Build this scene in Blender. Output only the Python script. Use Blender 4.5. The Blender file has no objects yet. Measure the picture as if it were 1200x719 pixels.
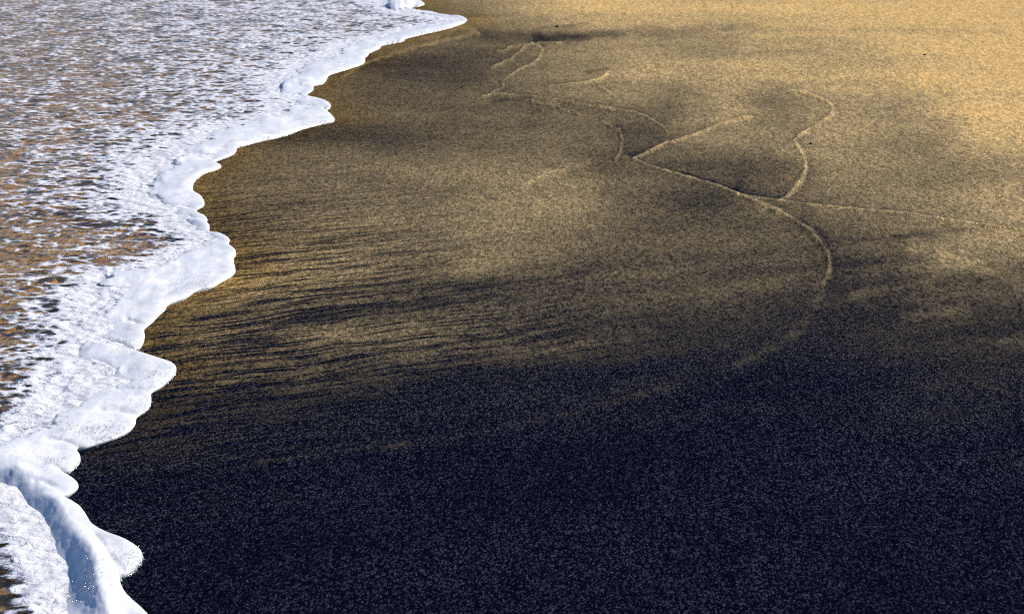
import bpy, math, random
import numpy as np

# ------------------------------------------------------------------ camera, sky, sun, exposure
H, F, PITCH = 1.6, 2333.0, math.atan(619.5 / 2333.0)
SUN_EL, SUN_AZ = math.radians(30), math.radians(33)      # azimuth from +X towards +Y
sc = bpy.context.scene
cd = bpy.data.cameras.new('camera')
cam = bpy.data.objects.new('camera', cd)
sc.collection.objects.link(cam)
sc.camera = cam
cam.location = (0, 0, H)
cam.rotation_euler = (math.pi / 2 - PITCH, 0, 0)
cd.sensor_width = 36
cd.lens = F / 1200 * 36
cd.clip_start, cd.clip_end = 0.05, 5000
cd.dof.use_dof = True
cd.dof.focus_distance = 5.4
cd.dof.aperture_fstop = 11

w = bpy.data.worlds.new('World')
sc.world = w
w.use_nodes = True
nt = w.node_tree
sky = nt.nodes.new('ShaderNodeTexSky')
sky.sky_type = 'NISHITA'
sky.sun_disc = False
sky.sun_elevation = SUN_EL
sky.sun_rotation = math.pi / 2 - SUN_AZ
sky.dust_density = 0.2
sky.ozone_density = 8.0
nt.links.new(sky.outputs[0], nt.nodes['Background'].inputs[0])
nt.nodes['Background'].inputs[1].default_value = 0.068

sd = bpy.data.lights.new('sun', 'SUN')
sun = bpy.data.objects.new('sun', sd)
sc.collection.objects.link(sun)
sd.energy = 5.0
sd.angle = math.radians(0.5)
sd.color = (1.0, 0.91, 0.80)
sun.rotation_euler = (math.pi / 2 - SUN_EL, 0, SUN_AZ + math.pi / 2)

sc.view_settings.view_transform = 'Standard'
sc.view_settings.look = 'None'
sc.view_settings.gamma = 1
sc.view_settings.use_curve_mapping = False
sc.view_settings.exposure = 0.5
sc.cycles.use_denoising = False
sc.cycles.filter_width = 0.85
sc.cycles.transparent_max_bounces = 12
sc.cycles.max_bounces = 8

# ------------------------------------------------------------------ numeric helpers
def unproject(u, v):
    """ground point (z = 0) seen at a photo pixel"""
    x = (np.asarray(u, float) - 600) / F
    y = (359.5 - np.asarray(v, float)) / F
    t = H / (math.sin(PITCH) - y * math.cos(PITCH))
    return x * t, t * (math.cos(PITCH) + y * math.sin(PITCH))

def project(X, Y):
    dep = np.maximum(Y * math.cos(PITCH) + H * math.sin(PITCH), 0.05)
    up = Y * math.sin(PITCH) - H * math.cos(PITCH)
    return 600 + F * X / dep, 359.5 - F * up / dep

def perlin(x, y, seed=0):
    xi = np.floor(x).astype(np.int64); yi = np.floor(y).astype(np.int64)
    xf = x - xi; yf = y - yi
    def grad(ix, iy, dx, dy):
        h = (ix * 374761393 + iy * 668265263 + seed * 974711) & 0xffffffff
        h = ((h ^ (h >> 13)) * 1274126177) & 0xffffffff
        a = ((h ^ (h >> 16)) & 0xffff) * (2 * math.pi / 65536)
        return np.cos(a) * dx + np.sin(a) * dy
    s = xf * xf * xf * (xf * (xf * 6 - 15) + 10)
    t = yf * yf * yf * (yf * (yf * 6 - 15) + 10)
    n0 = grad(xi, yi, xf, yf) * (1 - s) + grad(xi + 1, yi, xf - 1, yf) * s
    n1 = grad(xi, yi + 1, xf, yf - 1) * (1 - s) + grad(xi + 1, yi + 1, xf - 1, yf - 1) * s
    return (n0 * (1 - t) + n1 * t) * 1.5

def fbm(x, y, octv=4, seed=0, gain=0.5):
    s = np.zeros_like(x); a = 1.0; tot = 0
    for i in range(octv):
        s += a * perlin(x * 2 ** i + 17.3 * i, y * 2 ** i - 9.1 * i, seed + i)
        tot += a; a *= gain
    return s / tot

def sstep(a, b, x):
    t = np.clip((x - a) / (b - a), 0, 1)
    return t * t * (3 - 2 * t)

def catmull(pts, n):
    p = np.asarray(pts, float)
    q = np.vstack([2 * p[0] - p[1], p, 2 * p[-1] - p[-2]])
    out = []
    for i in range(1, len(q) - 2):
        a, b, c, d = q[i - 1], q[i], q[i + 1], q[i + 2]
        for k in range(n):
            t = k / n
            out.append(0.5 * (2 * b + (c - a) * t + (2 * a - 5 * b + 4 * c - d) * t * t + (3 * b - a - 3 * c + d) * t ** 3))
    out.append(q[-2])
    return np.array(out)

def nearest(px, py, line):
    """distance and nearest point to an open polyline; px, py flat arrays"""
    px = px.astype(np.float32); py = py.astype(np.float32)
    best = np.full(px.shape, 1e18, np.float32)
    nx = np.zeros_like(px); ny = np.zeros_like(py)
    for (ax, ay), (bx, by) in zip(line[:-1], line[1:]):
        dx, dy = bx - ax, by - ay
        l2 = dx * dx + dy * dy + 1e-12
        t = np.clip(((px - ax) * dx + (py - ay) * dy) / l2, 0, 1)
        qx = ax + t * dx; qy = ay + t * dy
        d = (px - qx) ** 2 + (py - qy) ** 2
        m = d < best
        best[m] = d[m]; nx[m] = qx[m]; ny[m] = qy[m]
    return np.sqrt(best), nx, ny

def inside(px, py, poly):
    c = np.zeros(px.shape, bool)
    n = len(poly)
    for i in range(n):
        ax, ay = poly[i]; bx, by = poly[(i + 1) % n]
        if ay == by: continue
        m = (ay > py) != (by > py)
        c ^= m & (px < (bx - ax) * (py - ay) / (by - ay) + ax)
    return c

def grid_mesh(name, X, Y, Z, quad_mask, mat, attrs=None):
    R, Cn = X.shape
    idx = np.arange(R * Cn).reshape(R, Cn)
    q = np.stack([idx[:-1, :-1], idx[:-1, 1:], idx[1:, 1:], idx[1:, :-1]], -1)[quad_mask]
    used = np.unique(q)
    remap = np.full(R * Cn, -1, np.int64); remap[used] = np.arange(len(used))
    q = remap[q]
    a, b, c = (np.stack([X.ravel()[used], Y.ravel()[used]], -1)[q[:, k]] for k in range(3))
    area = (b - a)[:, 0] * (c - a)[:, 1] - (b - a)[:, 1] * (c - a)[:, 0]
    if np.median(area) < 0: q = q[:, ::-1]
    me = bpy.data.meshes.new(name)
    me.vertices.add(len(used)); me.loops.add(q.size); me.polygons.add(len(q))
    co = np.stack([X.ravel()[used], Y.ravel()[used], Z.ravel()[used]], -1).astype(np.float32)
    me.vertices.foreach_set('co', co.ravel())
    me.loops.foreach_set('vertex_index', q.ravel().astype(np.int32))
    me.polygons.foreach_set('loop_start', np.arange(0, q.size, 4, dtype=np.int32))
    me.polygons.foreach_set('use_smooth', np.ones(len(q), bool))
    for k, v in (attrs or {}).items():
        at = me.attributes.new(k, 'FLOAT', 'POINT')
        at.data.foreach_set('value', v.ravel()[used].astype(np.float32))
    me.update(calc_edges=True); me.validate()
    me.materials.append(mat)
    o = bpy.data.objects.new(name, me)
    sc.collection.objects.link(o)
    return o

def ground_grid(us, vs, back=False):
    """a level-of-detail grid over the ground: rows by distance, columns by bearing"""
    u, v = np.meshgrid(us, vs)
    X, Y = unproject(u, v)
    if back:
        yb = np.array([0.3, -0.4, -1.5, -4, -12, -40])
        t = (np.asarray(us, float) - 600) / F
        X = np.vstack([X] + [(t * max(X[-1].max() / t.max(), 1 - y * 2.5))[None] for y in yb])
        Y = np.vstack([Y] + [np.full((1, len(us)), y) for y in yb])
    return X, Y

def spaced(lo, hi, step, far_lo, far_hi, grow=1.12):
    m = list(np.arange(lo, hi + step, step))
    s, x, L = step, lo, []
    while x > far_lo:
        s *= grow; x -= s; L.append(max(x, far_lo))
    s, x, Rr = step, m[-1], []
    while x < far_hi:
        s *= grow; x += s; Rr.append(min(x, far_hi))
    return np.array(L[::-1] + m + Rr)

# ------------------------------------------------------------------ where the water's edge runs (ground positions)
EDGE = [(2900, -246), (1500, -215), (1000, -172), (760, -128), (640, -92), (600, -66), (560, -48), (575, -40), (530, -30), (548, -22), (505, -16), (516, -9), (487, -3),
 (489, 0), (498, 5.3), (491, 8), (482.8, 9.3), (486.8, 12.7), (504, 15), (520, 18.7), (539, 20), (547.5, 24), (541.5, 28.7), (520, 35.4), (493.5, 41.4),
 (475.5, 46), (474, 48.7), (462, 51), (448, 54), (445.4, 57.4), (433.4, 62.8), (432, 66), (427.4, 68.8), (428, 72.8), (425, 76), (407, 82), (387.5, 88),
 (383.5, 93.4), (380, 98.7), (368, 101.4), (367.4, 106.7), (360, 112), (369.4, 115.4), (382.8, 120), (388, 125.4), (385.5, 129), (378.8, 129.5),
 (386.8, 134.8), (392, 140), (390.8, 143.5), (374.8, 146.8), (354.8, 152), (340, 158), (320, 163.4), (307, 166), (292, 170), (278.9, 174), (274.9, 181.4),
 (253.5, 190), (258, 194), (259.5, 197.4), (252, 200.5), (240, 204), (230.8, 211.5), (226.8, 218), (226.8, 225.4), (235.5, 230.7), (239.5, 237.4), (238.8, 242.7), (230, 248.7),
 (240.8, 254.8), (243.5, 260), (242, 262), (245.8, 266), (245.5, 271), (246.5, 272.7), (256.8, 274.8), (266, 278.8), (269.5, 282.8), (268.2, 287.6),
 (275.0, 293.5), (277, 300), (273.8, 306), (275.6, 314.7), (276, 320), (271.6, 325.4), (256.9, 334), (248.9, 338.8), (228.8, 344), (219.5, 350.8), (208, 355),
 (196.8, 360), (194, 365.5), (187.4, 370.8), (179.5, 379), (169.5, 387.4), (170, 395.4), (168, 404.7), (163.5, 411), (157, 412.7),
 (174, 419.4), (190, 424), (203.6, 428.8), (207, 435.4), (203.6, 443.4), (190, 455.5), (177.6, 462.7), (177.6, 471.4), (173.6, 482), (160.9, 490.7),
 (158.9, 499.4), (150.9, 508.8), (133.5, 516.8), (113.5, 522.8), (100, 527), (90, 528.8), (94, 535.5), (94, 545), (86.8, 552), (79.3, 558),
 (72.6, 556.5), (85, 563.4), (91.8, 570), (91, 576), (81.8, 583.4), (75, 587.6), (93.5, 596.8), (101.8, 606.8), (108.5, 616.8), (125, 626.8), (147, 636),
 (162, 646), (166.5, 652), (167, 660.5), (159, 671), (148.5, 678.5), (141, 681.5), (142.5, 690.5), (150, 702.5), (168, 718), (185, 738), (196, 758), (188, 776),
 (170, 790), (190, 815), (225, 850), (240, 890), (205, 930), (230, 990), (300, 1080), (340, 1180), (300, 1300), (420, 1500)]
ex, ey = unproject(*np.array(EDGE, float).T)
edge_pts = np.stack([ex, ey], -1)
edge_pts = np.vstack([edge_pts, [[0.1, 0.0], [0.5, -3.0], [-0.5, -8.0], [0.5, -40.0]]])
edge_fine = catmull(edge_pts, 3)
water_poly = np.vstack([edge_fine, [[-3000, -40], [-3000, 900]]])

INNER = [(2300, -246), (1300, -215), (860, -172), (640, -128), (520, -92), (480, -66), (450, -45), (440, -25), (438, -8), (445, 6), (452, 15), (478, 18), (505, 21), (533, 23.5),
 (520, 28.5), (470, 37), (440, 45), (400, 53), (380, 66), (350, 80), (326, 98), (325, 113), (336, 123), (310, 137), (270, 147), (235, 160), (203, 178),
 (186, 200), (169, 213), (166, 235), (188, 247), (212, 262), (230, 278), (236, 285), (205, 300), (150, 316), (112, 326), (105, 345), (102, 372), (98, 395),
 (70, 412), (88, 432), (120, 441), (86, 456), (60, 480), (30, 500), (-20, 520), (-60, 545), (-30, 575), (8, 578), (30, 612), (42, 650), (58, 690), (50, 720),
 (40, 760), (70, 800), (60, 860), (90, 930), (60, 1050), (120, 1200), (150, 1500)]
ix, iy = unproject(*np.array(INNER, float).T)
inner_pts = np.vstack([np.stack([ix, iy], -1), [[-0.15, 0.0], [0.2, -3], [-0.9, -8], [0.1, -40]]])
inner_fine = catmull(inner_pts, 2)
solid_poly = np.vstack([edge_fine, inner_fine[::-1]])
WATER_Z = 0.008

# ------------------------------------------------------------------ material helpers
def material(name):
    m = bpy.data.materials.new(name); m.use_nodes = True
    m.node_tree.nodes.clear()
    return m, m.node_tree
class NB:
    def __init__(s, t): s.t = t
    def n(s, kind, **kw):
        x = s.t.nodes.new('ShaderNode' + kind)
        ins = kw.pop('ins', {})
        for k, v in kw.items(): setattr(x, k, v)
        for k, v in ins.items():
            if isinstance(v, bpy.types.NodeSocket): s.t.links.new(v, x.inputs[k])
            else: x.inputs[k].default_value = v
        return x
    def math(s, op, a, b=0.0, c=0.0, clamp=False):
        return s.n('Math', operation=op, use_clamp=clamp, ins={0: a, 1: b, 2: c}).outputs[0]
    def mix(s, f, a, b, blend='MIX'):
        x = s.n('Mix', data_type='RGBA', blend_type=blend, ins={0: f, 6: a, 7: b})
        return x.outputs[2]
    def remap(s, v, a, b, c=0.0, d=1.0, kind='LINEAR'):
        return s.n('MapRange', interpolation_type=kind, ins={0: v, 1: a, 2: b, 3: c, 4: d}).outputs[0]
    def attr(s, name): return s.n('Attribute', attribute_name=name).outputs['Fac']
    def mapping(s, vec, rot=0.0, scale=(1, 1, 1), loc=(0, 0, 0)):
        a = s.n('Mapping', ins={0: vec, 2: (0, 0, rot)}).outputs[0]
        return s.n('Mapping', ins={0: a, 3: scale, 1: loc}).outputs[0]
    def noise(s, vec, scale, detail=2.0, rough=0.5, dist=0.0):
        return s.n('TexNoise', noise_dimensions='2D', ins={'Vector': vec, 'Scale': scale, 'Detail': detail, 'Roughness': rough, 'Distortion': dist}).outputs[0]
C4 = lambda r, g, b: (r, g, b, 1)

# ------------------------------------------------------------------ sand: black volcanic grains mixed with golden ones
# golden sand by place, sun glint at far right painted in as more gold: (pixel row, [(pixel column, amount as display brightness), ...])
GOLD_GLINT = {
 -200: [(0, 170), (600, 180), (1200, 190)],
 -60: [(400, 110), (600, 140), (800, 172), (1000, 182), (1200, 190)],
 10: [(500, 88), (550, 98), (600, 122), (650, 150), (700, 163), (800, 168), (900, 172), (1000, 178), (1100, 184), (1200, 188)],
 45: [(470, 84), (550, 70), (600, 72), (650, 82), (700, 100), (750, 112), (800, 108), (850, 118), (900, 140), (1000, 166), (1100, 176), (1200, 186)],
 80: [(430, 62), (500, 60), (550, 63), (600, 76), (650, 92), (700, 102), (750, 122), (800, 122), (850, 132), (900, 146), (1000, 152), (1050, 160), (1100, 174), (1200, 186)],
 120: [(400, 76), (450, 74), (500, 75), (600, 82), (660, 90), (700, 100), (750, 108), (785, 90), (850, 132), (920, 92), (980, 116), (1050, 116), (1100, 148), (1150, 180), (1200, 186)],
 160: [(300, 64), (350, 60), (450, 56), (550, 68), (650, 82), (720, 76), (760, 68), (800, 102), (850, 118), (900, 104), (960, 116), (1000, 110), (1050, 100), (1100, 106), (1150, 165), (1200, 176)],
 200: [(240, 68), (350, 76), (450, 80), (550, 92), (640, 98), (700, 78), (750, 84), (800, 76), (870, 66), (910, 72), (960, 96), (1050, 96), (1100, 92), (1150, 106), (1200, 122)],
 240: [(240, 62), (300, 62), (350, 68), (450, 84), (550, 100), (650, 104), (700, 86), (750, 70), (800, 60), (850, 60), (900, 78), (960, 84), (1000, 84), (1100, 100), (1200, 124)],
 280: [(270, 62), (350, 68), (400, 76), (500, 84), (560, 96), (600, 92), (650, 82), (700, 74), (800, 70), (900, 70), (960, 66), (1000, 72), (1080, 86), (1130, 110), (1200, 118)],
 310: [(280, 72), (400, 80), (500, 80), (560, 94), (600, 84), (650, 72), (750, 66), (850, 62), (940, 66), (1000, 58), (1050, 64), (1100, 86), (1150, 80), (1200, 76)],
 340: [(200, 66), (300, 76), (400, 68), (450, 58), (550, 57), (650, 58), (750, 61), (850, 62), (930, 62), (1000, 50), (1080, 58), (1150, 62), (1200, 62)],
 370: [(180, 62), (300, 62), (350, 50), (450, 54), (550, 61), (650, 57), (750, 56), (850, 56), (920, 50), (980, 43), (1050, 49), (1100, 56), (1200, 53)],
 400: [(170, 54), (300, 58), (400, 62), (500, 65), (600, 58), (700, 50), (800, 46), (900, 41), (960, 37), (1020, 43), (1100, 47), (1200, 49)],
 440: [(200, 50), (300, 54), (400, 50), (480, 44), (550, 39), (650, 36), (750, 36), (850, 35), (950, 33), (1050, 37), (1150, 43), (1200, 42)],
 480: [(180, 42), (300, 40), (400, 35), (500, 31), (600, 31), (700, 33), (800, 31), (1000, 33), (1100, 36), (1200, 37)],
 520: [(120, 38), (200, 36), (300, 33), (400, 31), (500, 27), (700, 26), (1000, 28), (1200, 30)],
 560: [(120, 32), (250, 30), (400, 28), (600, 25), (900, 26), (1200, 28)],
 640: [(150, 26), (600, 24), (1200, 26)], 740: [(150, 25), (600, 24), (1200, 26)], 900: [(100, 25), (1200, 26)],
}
# swash lines: (path, half width px, amount, +1 = golden deposit / -1 = lens of black sand)
LINES = [
 ([(742, 186), (770, 197), (800, 206), (835, 216), (865, 228)], 1.6, 62, 1),
 ([(865, 228), (895, 241), (925, 256), (948, 270), (962, 284), (970, 298), (972, 315), (966, 330)], 3.6, 36, 1),
 ([(967, 324), (960, 348), (947, 374), (928, 394), (900, 412), (860, 428)], 5.5, 8, 1),
 ([(742, 186), (760, 178), (783, 166)], 2.0, 44, 1), ([(783, 156), (775, 148), (760, 139), (740, 132), (700, 124)], 1.6, 36, 1),
 ([(720, 130), (690, 124), (660, 118), (620, 113), (580, 109)], 1.4, 34, 1),
 ([(778, 170), (800, 163), (825, 154), (852, 143), (880, 137)], 2.0, 36, 1),
 ([(915, 235), (925, 228), (938, 212), (944, 197), (941, 182), (932, 168)], 3.2, 62, 1),
 ([(930, 166), (934, 160), (945, 153), (966, 141), (975, 132), (974, 124), (965, 118), (945, 110), (925, 107)], 2.0, 42, 1),
 ([(865, 229), (900, 234), (950, 241), (1000, 245), (1060, 250), (1100, 256), (1150, 263), (1200, 270)], 1.6, 44, 1),
 ([(724, 150), (728, 160), (727, 175), (721, 187)], 1.8, 34, 1), ([(705, 143), (722, 152)], 1.6, 28, 1),
 ([(565, 113), (586, 104), (592, 92), (605, 84), (625, 74), (635, 63), (634, 56), (627, 51), (625, 44)], 1.6, 44, 1),
 ([(576, 80), (600, 68), (612, 57), (627, 51), (658, 50)], 1.5, 40, 1), ([(585, 60), (605, 54), (625, 50)], 1.3, 34, 1),
 ([(572, 110), (600, 114), (640, 122), (680, 134)], 1.5, 26, 1),
 ([(640, 101), (690, 96), (708, 89), (713, 83)], 1.5, 30, 1), ([(700, 101), (716, 110), (727, 121)], 1.5, 34, 1),
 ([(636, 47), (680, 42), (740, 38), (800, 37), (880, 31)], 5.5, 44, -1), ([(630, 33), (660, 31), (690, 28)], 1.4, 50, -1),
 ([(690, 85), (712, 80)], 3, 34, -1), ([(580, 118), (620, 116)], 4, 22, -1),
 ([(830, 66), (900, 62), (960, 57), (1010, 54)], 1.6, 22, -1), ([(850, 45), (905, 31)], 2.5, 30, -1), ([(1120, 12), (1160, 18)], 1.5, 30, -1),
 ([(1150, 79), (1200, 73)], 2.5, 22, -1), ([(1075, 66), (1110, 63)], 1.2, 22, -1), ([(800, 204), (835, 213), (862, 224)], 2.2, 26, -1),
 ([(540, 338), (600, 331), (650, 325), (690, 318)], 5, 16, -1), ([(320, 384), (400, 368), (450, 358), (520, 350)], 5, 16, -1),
 ([(1140, 446), (1170, 456), (1210, 470)], 3, 9, 1), ([(450, 527), (520, 515), (600, 500), (650, 489), (720, 470), (790, 452)], 5, 8, 1),
 ([(300, 540), (400, 527), (480, 520)], 4, 8, 1), ([(860, 448), (900, 430), (925, 404)], 7, -3, 1), ([(1040, 412), (1120, 402), (1200, 398)], 6, 6, 1),
 ([(1000, 345), (1060, 336), (1090, 330)], 5, 10, 1), ([(1060, 372), (1130, 364)], 6, 12, 1), ([(1070, 292), (1120, 300), (1160, 318), (1200, 326)], 8, 16, 1),
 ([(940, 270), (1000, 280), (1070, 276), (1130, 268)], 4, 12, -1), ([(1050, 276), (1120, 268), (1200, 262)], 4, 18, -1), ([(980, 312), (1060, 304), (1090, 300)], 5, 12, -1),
 ([(620, 215), (650, 200), (690, 190)], 5, 20, 1), ([(560, 40), (540, 32), (500, 44)], 4, 24, 1), ([(400, 90), (440, 70), (500, 52), (560, 40)], 2.5, 20, 1),
]
def srgb_lin(v):
    v = np.clip(v, 0, 255) / 255
    return np.where(v < 0.04045, v / 12.92, ((v + 0.055) / 1.055) ** 2.4)

def gold_glint_map(u, v):
    rows = sorted(GOLD_GLINT)
    prof = [np.interp(u, *zip(*GOLD_GLINT[r])) for r in rows]
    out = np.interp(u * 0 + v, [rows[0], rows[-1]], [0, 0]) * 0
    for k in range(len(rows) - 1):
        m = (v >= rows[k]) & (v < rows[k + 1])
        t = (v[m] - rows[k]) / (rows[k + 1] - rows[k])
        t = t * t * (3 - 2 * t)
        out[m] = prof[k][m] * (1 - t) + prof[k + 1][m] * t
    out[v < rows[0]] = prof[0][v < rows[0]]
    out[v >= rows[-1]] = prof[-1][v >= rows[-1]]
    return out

us = spaced(-40, 1240, 1.9, -9000, 10200, 1.13)
vs = np.concatenate([[-258.6, -256, -252, -245, -235], spaced(-30, 360, 1.0, -225, 361, 1.12)[:-1], spaced(360, 750, 2.0, 359, 3200, 1.12)[1:]])
vs = np.unique(vs)
X, Y = ground_grid(us, vs, back=True)
U, V = project(X, Y)
shape = X.shape
D, _, _ = nearest(X.ravel(), Y.ravel(), edge_pts)
D = D.reshape(shape)
IN = inside(X, Y, water_poly)
wob = fbm(X * 1.7, Y * 1.2, 4, 3)
wob2 = fbm(X * 1.7, Y * 1.2, 4, 11)
uu = U + 34 * wob; vv = V + 12 * wob2
bright = gold_glint_map(np.clip(uu, -200, 1400), np.clip(vv, -259, 3000))
ridge = np.zeros(shape)
fl = (U > -60) & (U < 1260) & (V > -20) & (V < 740)
fu, fv = U[fl] + 2.0 * wob[fl], V[fl] + 1.0 * wob2[fl]
jit1, jit2 = fbm(fu / 9, fv / 7, 2, 5), fbm(fu / 9, fv / 7, 2, 6)
jit3, jit4 = fbm(fu / 22, fv / 14, 2, 7), fbm(fu / 30, fv / 16, 2, 8)
delta = np.zeros(fu.shape); rg = np.zeros(fu.shape)
for path, wd, amt, sg in LINES:
    P = catmull(path, 3) if len(path) > 2 else np.array(path, float)
    # distances measured with the foreshortening taken out of the vertical
    box = (fu > P[:, 0].min() - 60) & (fu < P[:, 0].max() + 60) & (fv > P[:, 1].min() - 40) & (fv < P[:, 1].max() + 40)
    jx = fu[box] + 1.6 * jit1[box] * (3 if path[0][0] < 640 else 1); jy = fv[box] + 0.8 * jit2[box] * (3 if path[0][0] < 640 else 1)
    d, qx, qy = nearest(jx, jy, P)
    w1 = wd * (0.8 if wd < 4 else 1.0) * np.clip(1 + 0.9 * jit3[box], 0.5, 1.8)
    fade = np.clip(0.88 + 0.55 * jit4[box], 0.62, 1.15)
    k = np.exp(-(d / w1) ** 2)
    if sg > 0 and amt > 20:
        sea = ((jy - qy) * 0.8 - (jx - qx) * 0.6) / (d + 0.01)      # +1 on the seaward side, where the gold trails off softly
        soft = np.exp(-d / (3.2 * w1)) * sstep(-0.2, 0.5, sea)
        flank_shade = np.exp(-(d / (2.6 * w1)) ** 2) * sstep(0.1, 0.6, -sea) * (1 - k)  # shadow edge on the ridge's landward flank, painted by taking gold away
        delta[box] += amt * fade * (0.92 * k + 0.42 * soft) - 0.42 * amt * flank_shade - 0.2 * amt * np.exp(-(d / (5 * w1)) ** 2)
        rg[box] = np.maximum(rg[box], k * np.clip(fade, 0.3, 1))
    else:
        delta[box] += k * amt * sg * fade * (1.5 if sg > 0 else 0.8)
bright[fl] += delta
ridge[fl] = rg
ca_, sa_ = math.cos(math.radians(24)), math.sin(math.radians(24))
Xr, Yr = X * ca_ + Y * sa_, -X * sa_ + Y * ca_
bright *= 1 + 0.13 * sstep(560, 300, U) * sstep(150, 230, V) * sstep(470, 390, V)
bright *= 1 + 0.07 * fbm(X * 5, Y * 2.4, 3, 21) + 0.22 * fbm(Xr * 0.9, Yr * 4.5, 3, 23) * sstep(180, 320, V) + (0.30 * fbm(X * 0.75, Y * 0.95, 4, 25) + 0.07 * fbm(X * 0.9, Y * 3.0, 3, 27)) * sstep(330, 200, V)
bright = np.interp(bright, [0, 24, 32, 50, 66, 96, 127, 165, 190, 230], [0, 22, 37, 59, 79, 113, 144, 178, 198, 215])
gold = (srgb_lin(bright) - srgb_lin(np.array(23.0))) / (srgb_lin(np.array(196.0)) - srgb_lin(np.array(23.0)))  # sand amount, with the painted glint and flank shade in it
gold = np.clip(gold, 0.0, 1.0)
gsea = 0.42 + 0.14 * fbm(X * 3, Y * 2, 3, 31)
gold = np.where(IN, gold + (gsea - gold) * sstep(0.04, 0.2, D), gold)
gold = np.clip(gold, 0, 1)
wet = np.where(IN, 1.0, np.exp(-D / 0.16) * (V < 470) + np.exp(-D / 0.16) * (V >= 470) * np.clip((600 - V) / 130, 0, 1))
def bump2(u0, v0, su, sv): return np.exp(-((U - u0) / su) ** 2 - ((V - v0) / sv) ** 2)
rip = np.clip(1.0 * bump2(320, 410, 240, 70) + 0.75 * bump2(340, 290, 190, 75) + 0.9 * bump2(200, 530, 240, 90) + 0.6 * bump2(150, 680, 130, 90) + 0.35 * bump2(640, 400, 160, 60), 0, 0.9)
Z = 0.006 * fbm(X * 1.1, Y * 0.8, 3, 41) + 0.009 * ridge + 0.0015 * fbm(X * 9, Y * 7, 2, 43)
Z *= sstep(0, 0.25, D)
slope = -0.012 * sstep(0.0, 0.5, D) - 0.012 * np.minimum(D, 150)
Z = np.where(IN, slope, Z + 0.012 * np.maximum(D - 4, 0) * (Y < 400) * 0.3)

m, t = material('black_and_gold_sand'); b = NB(t)
P = b.n('TexCoord').outputs['Object']
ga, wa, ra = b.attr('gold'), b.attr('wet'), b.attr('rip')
vo = b.n('TexVoronoi', voronoi_dimensions='2D', ins={'Vector': b.mapping(P, 0.0, (1.0, 0.6, 1)), 'Scale': 265.0})
cs = b.n('SeparateColor', ins={0: vo.outputs['Color']})
r1, r2, r3 = cs.outputs
vo2 = b.n('TexVoronoi', voronoi_dimensions='2D', ins={'Vector': b.mapping(P, 0.0, (1.0, 0.34, 1)), 'Scale': 140.0})
q1 = b.n('SeparateColor', ins={0: vo2.outputs['Color']}).outputs[0]
vo3 = b.n('TexVoronoi', voronoi_dimensions='2D', ins={'Vector': b.mapping(P, 0, (1.0, 0.6, 1)), 'Scale': 40.0})
q2 = b.n('SeparateColor', ins={0: vo3.outputs['Color']}).outputs[1]
# run-off streaks the backwash combed into the sand
PR = b.mapping(P, math.radians(-27), (1, 1, 1))
warp = b.noise(PR, 2.2, 2.0)
PRw = b.n('VectorMath', operation='ADD', ins={0: PR, 1: b.n('CombineXYZ', ins={1: b.math('MULTIPLY', warp, 0.10)}).outputs[0]}).outputs[0]
st = b.noise(b.n('Mapping', ins={0: PRw, 3: (2.0, 22.0, 1)}).outputs[0], 1.0, 3.0, 0.6)
st2 = b.noise(b.n('Mapping', ins={0: PRw, 3: (5.0, 56.0, 1)}).outputs[0], 1.0, 2.0, 0.5)
streak = b.remap(b.math('ADD', b.math('MULTIPLY', st, 0.5), b.math('MULTIPLY', st2, 0.5)), 0.40, 0.54, 0.0, 1.0, 'SMOOTHSTEP')
sfac = b.math('ADD', b.math('SUBTRACT', 1.0, ra), b.math('MULTIPLY', ra, b.remap(streak, 0, 1, 0.14, 1.52)))
clump = b.math('MULTIPLY', b.math('ADD', 1.0, b.math('MULTIPLY', b.remap(q1, 0, 1, -0.46, 0.46), b.remap(ga, 0.01, 0.08, 0.15, 1.0))), b.remap(q2, 0, 1, 0.90, 1.10))
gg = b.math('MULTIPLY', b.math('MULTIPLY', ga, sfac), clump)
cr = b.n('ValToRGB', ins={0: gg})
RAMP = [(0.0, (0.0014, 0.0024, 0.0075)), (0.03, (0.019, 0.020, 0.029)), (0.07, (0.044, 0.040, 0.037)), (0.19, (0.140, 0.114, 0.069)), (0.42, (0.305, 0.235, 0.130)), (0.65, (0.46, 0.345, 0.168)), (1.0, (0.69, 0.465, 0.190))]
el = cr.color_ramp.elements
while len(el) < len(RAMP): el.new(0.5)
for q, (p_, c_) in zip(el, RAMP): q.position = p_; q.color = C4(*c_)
# single grains: a few pale ones and rare painted glints among many black, a few dark ones among the gold
gr = b.math('ADD', b.math('MULTIPLY', b.math('POWER', r2, 4.0), b.math('ADD', b.remap(b.noise(PR, 1.3, 4.0, 0.6), 0.3, 0.7, 0.36, 0.80), b.math('MULTIPLY', gg, 24.0))), b.math('MULTIPLY', b.math('GREATER_THAN', r3, 0.995), 0.9))
grey = b.mix(b.remap(gg, 0.006, 0.06), C4(0.047, 0.056, 0.090), C4(0.078, 0.067, 0.050))
low = b.mix(gr, C4(0.0012, 0.0022, 0.0082), grey)
vo4 = b.n('TexVoronoi', voronoi_dimensions='2D', ins={'Vector': b.mapping(P, 0.0, (1.0, 0.22, 1), (3.1, 1.7, 0)), 'Scale': 85.0})
q4 = b.n('SeparateColor', ins={0: vo4.outputs['Color']}).outputs[2]
far = b.math('ADD', 1.0, b.math('MULTIPLY', b.remap(q4, 0, 1, -0.22, 0.22), b.remap(ga, 0.12, 0.5, 0.25, 1.0)))
khi = b.math('MULTIPLY', b.math('MULTIPLY', b.remap(r2, 0, 1, 0.60, 1.45), far), b.math('SUBTRACT', 1.0, b.math('MULTIPLY', b.math('LESS_THAN', r1, 0.14), 0.45)))
kf = b.remap(gg, 0.0, 0.12, 0.0, 1.0, 'SMOOTHSTEP')
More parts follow.
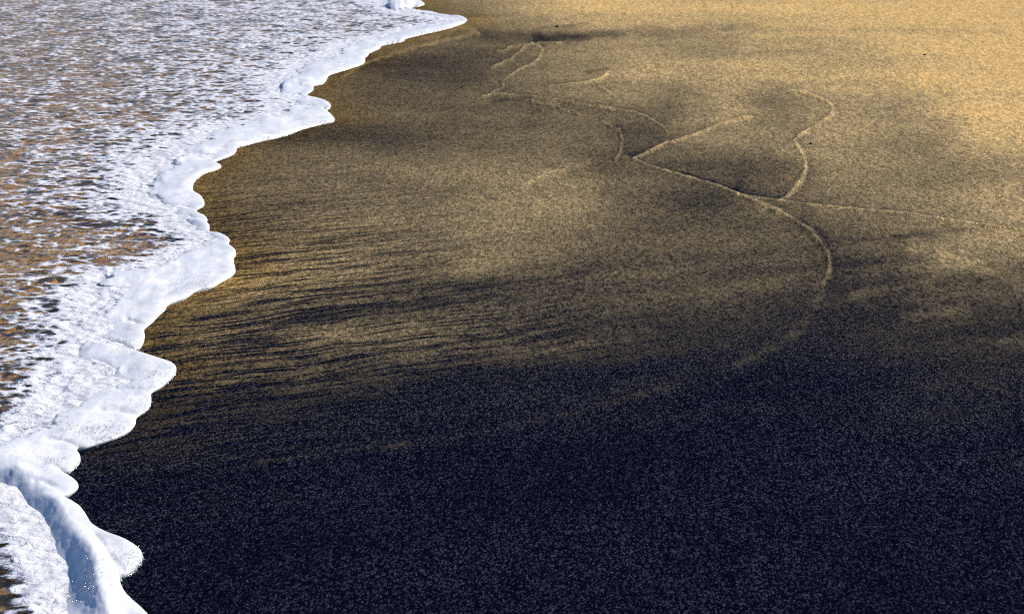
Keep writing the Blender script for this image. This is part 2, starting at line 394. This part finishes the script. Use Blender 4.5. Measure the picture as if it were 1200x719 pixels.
hue = b.mix(r3, C4(0.96, 1.0, 1.06), C4(1.05, 0.99, 0.92))
hue = b.mix(wa, hue, C4(1.12, 0.90, 0.52))
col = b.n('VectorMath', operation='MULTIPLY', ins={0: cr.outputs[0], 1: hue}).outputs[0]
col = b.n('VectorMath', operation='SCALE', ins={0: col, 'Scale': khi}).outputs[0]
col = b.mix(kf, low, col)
hgt = b.math('ADD', b.math('MULTIPLY', vo.outputs['Distance'], -1.0), b.math('MULTIPLY', r2, 0.6))
bm1 = b.n('Bump', ins={'Strength': 0.55, 'Distance': 0.0022, 'Height': hgt})
bm2 = b.n('Bump', ins={'Strength': b.math('MULTIPLY', ra, 0.9), 'Distance': 0.006, 'Height': streak, 'Normal': bm1.outputs[0]})
pr = b.n('BsdfPrincipled', ins={'Base Color': col, 'Roughness': 0.7, 'Normal': bm2.outputs[0], 'Specular IOR Level': 0.0})
t.links.new(pr.outputs[0], b.n('OutputMaterial').inputs[0])
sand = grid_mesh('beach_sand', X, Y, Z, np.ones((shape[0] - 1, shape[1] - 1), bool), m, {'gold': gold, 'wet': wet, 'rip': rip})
sand['kind'] = 'structure'

# ------------------------------------------------------------------ water, foam lace and the foam front share one grid
us = spaced(-30, 570, 1.5, -9000, 10200, 1.16)
vs = np.concatenate([[-258.6, -256, -252, -245, -235], spaced(-20, 735, 1.1, -225, 3200, 1.10)])
X, Y = ground_grid(us, vs, back=True)
shape = X.shape
U, V = project(X, Y)
IN = inside(X, Y, water_poly)
D, NX, NY = (a.reshape(shape) for a in nearest(X.ravel(), Y.ravel(), edge_fine))
E, _, _ = nearest(X.ravel(), Y.ravel(), inner_fine)
E = E.reshape(shape)
SOL = inside(X, Y, solid_poly)
Es = np.where(SOL, E, -E)
near = sstep(40, 12, Y)
ripple = (0.008 * fbm(X * 7.0, Y * 6.5, 3, 51) + 0.006 * fbm(X * 2.2, Y * 1.6, 2, 55)) * sstep(0.0, 0.25, D)
swell = 0.05 * sstep(6, 60, D) * fbm(X * 0.35, Y * 0.35, 3, 57)
WZ = WATER_Z + ripple + swell
def quad_any(mk): return mk[:-1, :-1] | mk[:-1, 1:] | mk[1:, 1:] | mk[1:, :-1]
def quad_all(mk): return mk[:-1, :-1] & mk[:-1, 1:] & mk[1:, 1:] & mk[1:, :-1]

# water
m, t = material('clear_swash_water'); b = NB(t)
P = b.n('TexCoord').outputs['Object']
n1 = b.noise(b.mapping(P, math.radians(10), (1.0, 1.3, 1)), 16.0, 4.0, 0.6, 0.3)
bp = b.n('Bump', ins={'Strength': 0.5, 'Distance': 0.006, 'Height': n1})
gl = b.n('BsdfGlossy', ins={'Color': C4(0.95, 0.95, 0.95), 'Roughness': 0.06, 'Normal': bp.outputs[0]})
tr = b.n('BsdfTransparent', ins={'Color': C4(0.96, 0.93, 0.88)})
fr = b.math('ADD', 0.02, b.math('MULTIPLY', b.math('POWER', b.n('LayerWeight', ins={'Blend': 0.5}).outputs['Facing'], 5.0), 0.62))
mx = b.n('MixShader', ins={0: fr, 1: tr.outputs[0], 2: gl.outputs[0]})
t.links.new(mx.outputs[0], b.n('OutputMaterial').inputs[0])
water = grid_mesh('sea_water', X, Y, WZ, quad_all(IN & (D > 0.02)), m)
water['kind'] = 'structure'

# thin lace of foam floating on it
COVER = {-250: [(0, .42), (1200, .42)], -40: [(0, .46), (300, .52), (440, .6)], 20: [(0, .47), (200, .52), (330, .54), (450, .555)], 80: [(0, .46), (100, .47), (200, .52), (300, .55), (360, .60)],
 140: [(0, .46), (100, .47), (200, .52), (260, .58)], 200: [(0, .44), (60, .50), (120, .56), (170, .66)], 240: [(0, .46), (60, .50), (120, .56), (180, .68)], 280: [(0, .41), (60, .42), (130, .44), (170, .41), (220, .58)],
 320: [(0, .42), (50, .44), (90, .52)], 350: [(0, .42), (60, .50), (100, .64)], 400: [(0, .45), (50, .53), (90, .62)], 450: [(0, .50), (60, .60), (90, .66)], 490: [(0, .46), (40, .62)], 560: [(0, .60), (60, .66)],
 620: [(0, .55), (40, .62)], 660: [(0, .40), (20, .47), (50, .60)], 700: [(0, .38), (20, .46), (60, .60)], 800: [(0, .5), (60, .6)], 3000: [(0, .5), (60, .5)]}
rows = sorted(COVER)
cover = np.zeros(shape)
for k in range(len(rows) - 1):
    mk = (V >= rows[k]) & (V < rows[k + 1])
    tt = (V[mk] - rows[k]) / (rows[k + 1] - rows[k])
    cover[mk] = np.interp(U[mk], *zip(*COVER[rows[k]])) * (1 - tt) + np.interp(U[mk], *zip(*COVER[rows[k + 1]])) * tt
cover += 0.16 * sstep(-0.14, 0.02, Es)
cover -= 0.03 * sstep(0.15, -0.2, Es) 
cover[V < rows[0]] = 0.42
cover += 0.06 * fbm(X * 2.6, Y * 1.7, 2, 61)
flake = fbm(X * 9 + 0.6 * ripple * 100, Y * 8, 3, 63)
LZ = WZ + 0.003 + 0.0035 * np.abs(flake)
m, t = material('thin_sea_foam'); b = NB(t)
P = b.n('TexCoord').outputs['Object']
ca = b.attr('cover')
PA = b.mapping(P, math.radians(6), (1.0, 1.0, 1))
f1 = b.noise(b.n('Mapping', ins={0: PA, 3: (6.0, 7.5, 1)}).outputs[0], 1.0, 6.0, 0.60, 0.3)
f2 = b.noise(b.n('Mapping', ins={0: PA, 3: (20.0, 24.0, 1)}).outputs[0], 1.0, 4.0, 0.6, 0.5)
vor = b.n('TexVoronoi', voronoi_dimensions='2D', feature='SMOOTH_F1', ins={'Vector': PA, 'Scale': 26.0, 'Smoothness': 0.4, 'Randomness': 1.0}).outputs['Distance']
f3 = b.noise(b.n('Mapping', ins={0: PA, 3: (8.0, 11.0, 1)}).outputs[0], 1.0, 4.0, 0.55, 0.15)
web = b.math('SUBTRACT', 1.0, b.math('MULTIPLY', b.math('ABSOLUTE', b.math('SUBTRACT', f3, 0.5)), 4.5), clamp=True)
fm = b.math('ADD', b.math('ADD', b.math('ADD', b.math('MULTIPLY', f1, 0.42), b.math('MULTIPLY', f2, 0.18)), b.math('MULTIPLY', web, 0.24)), b.math('MULTIPLY', vor, 0.22))
ex1 = b.math('SUBTRACT', b.math('ADD', fm, ca), 1.0)
alpha = b.remap(ex1, -0.035, 0.115, 0.0, 0.94, 'SMOOTHSTEP')
bpf = b.n('Bump', ins={'Strength': 0.9, 'Distance': 0.025, 'Height': b.math('ADD', b.math('ADD', b.math('MULTIPLY', f1, 0.6), b.math('MULTIPLY', f2, 0.3)), b.math('ADD', b.math('MULTIPLY', vor, 0.2), b.math('MULTIPLY', alpha, 0.15)))})
pf = b.n('BsdfPrincipled', ins={'Base Color': b.mix(b.remap(ex1, 0.0, 0.16), C4(0.48, 0.53, 0.66), C4(0.78, 0.80, 0.86)), 'Roughness': 0.5, 'Normal': bpf.outputs[0], 'Alpha': alpha})
t.links.new(pf.outputs[0], b.n('OutputMaterial').inputs[0])
lace = grid_mesh('foam_lace', X, Y, LZ, quad_all(IN & (D > 0.02) & (Y > -6) & (Y < 120)), m, {'cover': cover})
lace['kind'] = 'stuff'
lace['label'] = 'thin broken lace of white foam floating on shallow water left of the thick foam edge'
lace['category'] = 'sea foam'

# thick foam front
CREASE = [([(361, 112), (345, 115.5), (328, 117)], 5, 0.022), ([(380, 129.5), (360, 127), (338, 124)], 3, 0.008), ([(254, 190), (235, 184), (205, 181)], 4, 0.010),
 ([(231, 249), (214, 247), (195, 246)], 3, 0.010), ([(243, 262), (225, 259), (208, 257)], 3, 0.009), ([(247, 273), (232, 277), (214, 271), (205, 266)], 4.5, 0.022),
 ([(269, 288), (255, 284), (240, 284)], 3, 0.012), ([(157, 413), (140, 409), (118, 403), (95, 405)], 4.5, 0.013), ([(169, 388), (160, 382), (150, 380)], 3, 0.009),
 ([(177, 463), (150, 461), (120, 459)], 4, 0.006), ([(161, 491), (140, 487), (118, 486)], 4, 0.007), ([(90, 529), (78, 524), (58, 519)], 4, 0.006),
 ([(72, 556.5), (52, 553), (30, 556)], 4, 0.005), ([(75, 588), (62, 578), (40, 571), (20, 571)], 4, 0.005), ([(141, 681), (131, 668), (120, 650), (112, 636)], 5, 0.007),
 ([(483, 9.5), (472, 15), (455, 17), (447, 14)], 3.5, 0.035), ([(367, 107), (350, 104), (335, 105)], 2.5, 0.008), ([(208, 180), (200, 182), (192, 192)], 3, 0.014),
 ([(95, 456), (120, 452), (150, 451)], 5, 0.006)]
CREST = [([(22, 573), (42, 590), (66, 600), (78, 626), (96, 646), (108, 662), (116, 690), (125, 725)], 18, 0.018), ([(448, 8), (462, 8), (478, 7)], 5, 0.035), ([(172, 222), (185, 210), (200, 196), (215, 185)], 8, 0.010),
 ([(115, 332), (160, 324), (200, 312)], 8, 0.008), ([(330, 105), (345, 100), (362, 100)], 6, 0.012), ([(85, 452), (105, 444), (140, 440)], 5, 0.007), ([(218, 262), (235, 267), (243, 270)], 4, 0.010)]
side = np.where(IN, 1.0, -1.0)
Ds = D * side
snap = (Ds < 0)
Dp = np.where(snap, 0.0, D)
inx = np.where(snap, 0.0, X - NX); iny = np.where(snap, 0.0, Y - NY)
ln = np.maximum(np.hypot(inx, iny), 1e-6)
inx /= ln; iny /= ln
hv = 0.018 * (1 + 0.55 * fbm(X * 3.1, Y * 2.3, 2, 71)) * (1 + 0.2 * sstep(5.0, 3.9, Y))
r = np.clip(0.042 * (1 + 0.4 * fbm(X * 4, Y * 3, 2, 73)), 0.02, 0.07)
k = np.clip(Dp / r, 0, 1)
phi = np.radians(-48 + 138 * k)
inset = np.where(k < 1, r * (1 - np.cos(phi)), Dp)
s48 = math.sin(math.radians(48))
prof = np.where(k < 1, (np.sin(phi) + s48) / (1 + s48), 1.0)
FX = np.where(snap | (Dp < r), NX + inx * inset, X)
FY = np.where(snap | (Dp < r), NY + iny * inset, Y)
# snapped rim points have no direction of their own: leave them on the rim, low down
billow = 0.0055 * fbm(X * 8, Y * 4.0, 2, 75) + 0.002 * (0.5 - np.abs(fbm(X * 16, Y * 7, 2, 77))) + 0.0004 * fbm(X * 60, Y * 45, 2, 79)
mod = np.zeros(shape)
zone = SOL & (V > -10) & (V < 740)
zu, zv = U[zone], V[zone]
acc = np.zeros(zu.shape)
zu2 = zu + 3 * fbm(zu / 9, zv / 9, 2, 81); zv2 = zv + 1.5 * fbm(zu / 9, zv / 9, 2, 83)
for path, wd, dp in CREASE:
    d, _, _ = nearest(zu2, zv2 * 1.6, catmull([(a, c * 1.6) for a, c in path], 3))
    acc -= 0.7 * dp * np.exp(-(d / wd) ** 2)
for path, wd, up in CREST:
    d, _, _ = nearest(zu2, zv2 * 1.2, catmull([(a, c * 1.2) for a, c in path], 3))
    acc += up * np.exp(-(d / wd) ** 2)
mod[zone] = acc
calm = 1 - 0.7 * sstep(540, 580, V)
billow *= calm
edge_noise = 0.05 * calm * fbm(X * 8, Y * 5, 3, 85)
body = sstep(-0.03, 0.075 + 0.05 * (1 - calm), Es + edge_noise)
full = hv * (0.80 + 0.25 * np.exp(-Dp / 0.08)) + (billow + mod) * sstep(0.0, 0.05, Dp)
FZ = np.where(Dp < r, -0.004 + (full + 0.004) * prof, full)
low = WZ - 0.010
FZ = low * (1 - body) + FZ * body
FZ = np.where(Dp < r, np.maximum(FZ, -0.004 + 0.016 * prof), FZ)
keep = quad_any(IN & (D >= 0)) & quad_all((Ds > -0.5) & ((FZ > WZ - 0.006) | (Dp < 0.06))) & quad_all((Es > -0.15) | (D < 0.06)) & quad_all((Y > -6) & (Y < 120))

m, t = material('dense_white_foam'); b = NB(t)
P = b.n('TexCoord').outputs['Object']
v1 = b.n('TexVoronoi', ins={'Vector': P, 'Scale': 130.0}).outputs['Distance']
v2 = b.n('TexVoronoi', ins={'Vector': P, 'Scale': 310.0}).outputs['Distance']
n0 = b.n('TexNoise', ins={'Vector': P, 'Scale': 7.0, 'Detail': 3.0}).outputs[0]
n3 = b.n('TexNoise', ins={'Vector': b.mapping(P, 0, (1, 0.7, 1)), 'Scale': 28.0, 'Detail': 5.0, 'Roughness': 0.6}).outputs[0]
patch = b.remap(n0, 0.42, 0.62, 0.15, 1.0, 'SMOOTHSTEP')
hh = b.math('ADD', b.math('MULTIPLY', b.math('ADD', v1, b.math('MULTIPLY', v2, 0.5)), b.math('MULTIPLY', patch, -0.5)), b.math('MULTIPLY', n3, 1.6))
bf = b.n('Bump', ins={'Strength': 0.24, 'Distance': 0.003, 'Height': hh})
colf = b.mix(b.remap(b.math('ADD', b.math('MULTIPLY', n3, 0.6), b.math('MULTIPLY', n0, 0.4)), 0.38, 0.58), C4(0.70, 0.75, 0.84), C4(0.92, 0.925, 0.935))  # blue-tinted shading of the folds painted into the foam colour
colf = b.mix(b.remap(b.math('ADD', b.attr('thick'), b.math('MULTIPLY', n3, 0.5)), 0.25, 1.0, 0.0, 1.0, 'SMOOTHSTEP'), C4(0.52, 0.55, 0.59), b.mix(b.attr('inner'), C4(0.66, 0.70, 0.79), colf))
g1 = b.noise(b.n('Mapping', ins={0: P, 3: (9.0, 8.0, 1)}).outputs[0], 1.0, 6.0, 0.62, 0.3)
g2 = b.noise(b.n('Mapping', ins={0: P, 3: (30.0, 26.0, 1)}).outputs[0], 1.0, 4.0, 0.6, 0.3)
hole = b.math('ADD', b.math('ADD', b.math('MULTIPLY', g1, 0.6), b.math('MULTIPLY', g2, 0.4)), b.math('MULTIPLY', b.attr('firm'), 0.62))
falpha = b.remap(hole, 0.56, 0.68, 0.0, 1.0, 'SMOOTHSTEP')
pf = b.n('BsdfPrincipled', ins={'Base Color': colf, 'Alpha': falpha, 'Roughness': 0.38, 'Normal': bf.outputs[0], 'Subsurface Weight': 0.45, 'Subsurface Radius': (1.0, 1.0, 1.0), 'Subsurface Scale': 0.012})
t.links.new(pf.outputs[0], b.n('OutputMaterial').inputs[0])
inner = sstep(0.02, 0.22, Es + 2.5 * edge_noise)
thick = np.clip(Dp / (0.085 * (1 + 0.6 * fbm(X * 5, Y * 3, 2, 91))), 0, 1)
foam = grid_mesh('foam_front', FX, FY, FZ, keep, m, {'thick': thick, 'inner': inner, 'firm': np.maximum(np.maximum(inner, 1 - sstep(0.07, 0.2, Dp)), (1 - calm) / 0.7 * sstep(-0.05, 0.05, Es))})
foam['label'] = 'thick scalloped white foam edge of the spent wave, lying along the dark wet sand'
foam['category'] = 'wave foam'

# bubbles that sit in the rim of the front
rng = np.random.default_rng(4)
BUB = [((152, 668), 16, 10, 520), ((118, 512), 34, 8, 700), ((150, 412), 12, 6, 260), ((232, 338), 26, 6, 380), ((70, 550), 22, 8, 240), ((190, 448), 18, 10, 260), ((128, 405), 20, 6, 260), ((100, 440), 30, 10, 200), ((110, 695), 22, 20, 260), ((168, 480), 10, 8, 160), ((90, 700), 16, 14, 160)]
cand_u, cand_v, cand = U[zone], V[zone], np.argwhere(zone)
bp_pts, bp_r = [], []
for (cu, cv), su, sv, n in BUB:
    wgt = np.exp(-((cand_u - cu) / su) ** 2 - ((cand_v - cv) / sv) ** 2)
    pick = rng.choice(len(cand), n, p=wgt / wgt.sum())
    pick = pick[: int(n * 0.8)]
    for i in pick:
        a, c = cand[i]
        rr = 0.0011 + 0.0022 * rng.random() ** 3
        bp_pts.append((FX[a, c] + rng.normal(0, .002), FY[a, c] + rng.normal(0, .004), FZ[a, c] + rr * 0.1)); bp_r.append(rr)
import bmesh
bmx = bmesh.new(); bmesh.ops.create_icosphere(bmx, subdivisions=2, radius=1.0)
sv_ = np.array([v.co[:] for v in bmx.verts]); sf_ = np.array([[v.index for v in f.verts] for f in bmx.faces]); bmx.free()
bp_pts = np.array(bp_pts); bp_r = np.array(bp_r)
vv_ = (bp_pts[:, None] + sv_[None] * bp_r[:, None, None]).reshape(-1, 3)
ff_ = (sf_[None] + (np.arange(len(bp_pts)) * len(sv_))[:, None, None]).reshape(-1, 3)
me = bpy.data.meshes.new('bubbles')
me.vertices.add(len(vv_)); me.loops.add(ff_.size); me.polygons.add(len(ff_))
me.vertices.foreach_set('co', vv_.astype(np.float32).ravel())
me.loops.foreach_set('vertex_index', ff_.ravel().astype(np.int32))
me.polygons.foreach_set('loop_start', np.arange(0, ff_.size, 3, dtype=np.int32))
me.polygons.foreach_set('use_smooth', np.ones(len(ff_), bool))
me.update(calc_edges=True)
m, t = material('bubble_skin'); b = NB(t)
film = b.n('MixShader', ins={0: b.math('ADD', 0.10, b.math('MULTIPLY', b.n('LayerWeight', ins={'Blend': 0.5}).outputs['Facing'], 0.35)), 1: b.n('BsdfTransparent').outputs[0], 2: b.n('BsdfGlossy', ins={'Roughness': 0.14}).outputs[0]})
t.links.new(film.outputs[0], b.n('OutputMaterial').inputs[0])
me.materials.append(m)
bub = bpy.data.objects.new('bubbles', me); sc.collection.objects.link(bub)
bub.parent = foam; bub['kind'] = 'stuff'

# ------------------------------------------------------------------ three small dark pebbles lying on the pale sand
m, t = material('dark_pebble'); b = NB(t)
P = b.n('TexCoord').outputs['Object']
pn = b.n('TexNoise', ins={'Vector': P, 'Scale': 160.0, 'Detail': 4.0}).outputs[0]
pc = b.mix(pn, C4(0.03, 0.022, 0.014), C4(0.10, 0.075, 0.045))
pf = b.n('BsdfPrincipled', ins={'Base Color': pc, 'Roughness': 0.6, 'Normal': b.n('Bump', ins={'Strength': 0.4, 'Distance': 0.002, 'Height': pn}).outputs[0]})
t.links.new(pf.outputs[0], b.n('OutputMaterial').inputs[0])
PEB = [((653.2, 32.2), (0.020, 0.014, 0.010), 'largest dark pebble, beside a thin dark streak above the black sand band'),
       ((950.5, 168.8), (0.011, 0.008, 0.006), 'small dark pebble just right of the golden bend of a swash line'),
       ((1083.5, 65.3), (0.014, 0.010, 0.007), 'dark pebble alone on the palest golden sand at far right')]
for i, ((pu, pv), sz, lab) in enumerate(PEB):
    bmx = bmesh.new(); bmesh.ops.create_icosphere(bmx, subdivisions=3, radius=1.0)
    rs = random.Random(i)
    o3 = rs.random() * 20
    for v in bmx.verts:
        n = v.co.normalized()
        k = 1 + 0.16 * math.sin(3.1 * n.x + o3) * math.cos(2.3 * n.y + o3 * 2) + 0.08 * math.sin(5 * n.z + 4 * n.x + o3)
        v.co = (n.x * sz[0] * k, n.y * sz[1] * k, n.z * sz[2] * k)
    me = bpy.data.meshes.new('pebble'); bmx.to_mesh(me); bmx.free()
    me.polygons.foreach_set('use_smooth', np.ones(len(me.polygons), bool))
    me.materials.append(m)
    o = bpy.data.objects.new('pebble', me); sc.collection.objects.link(o)
    x, y = unproject(pu, pv)
    o.location = (float(x), float(y), sz[2] * 0.45)
    o.rotation_euler = (0, 0, rs.random() * 6)
    o['label'] = lab; o['category'] = 'pebble'; o['group'] = 'dark pebbles on the sand'
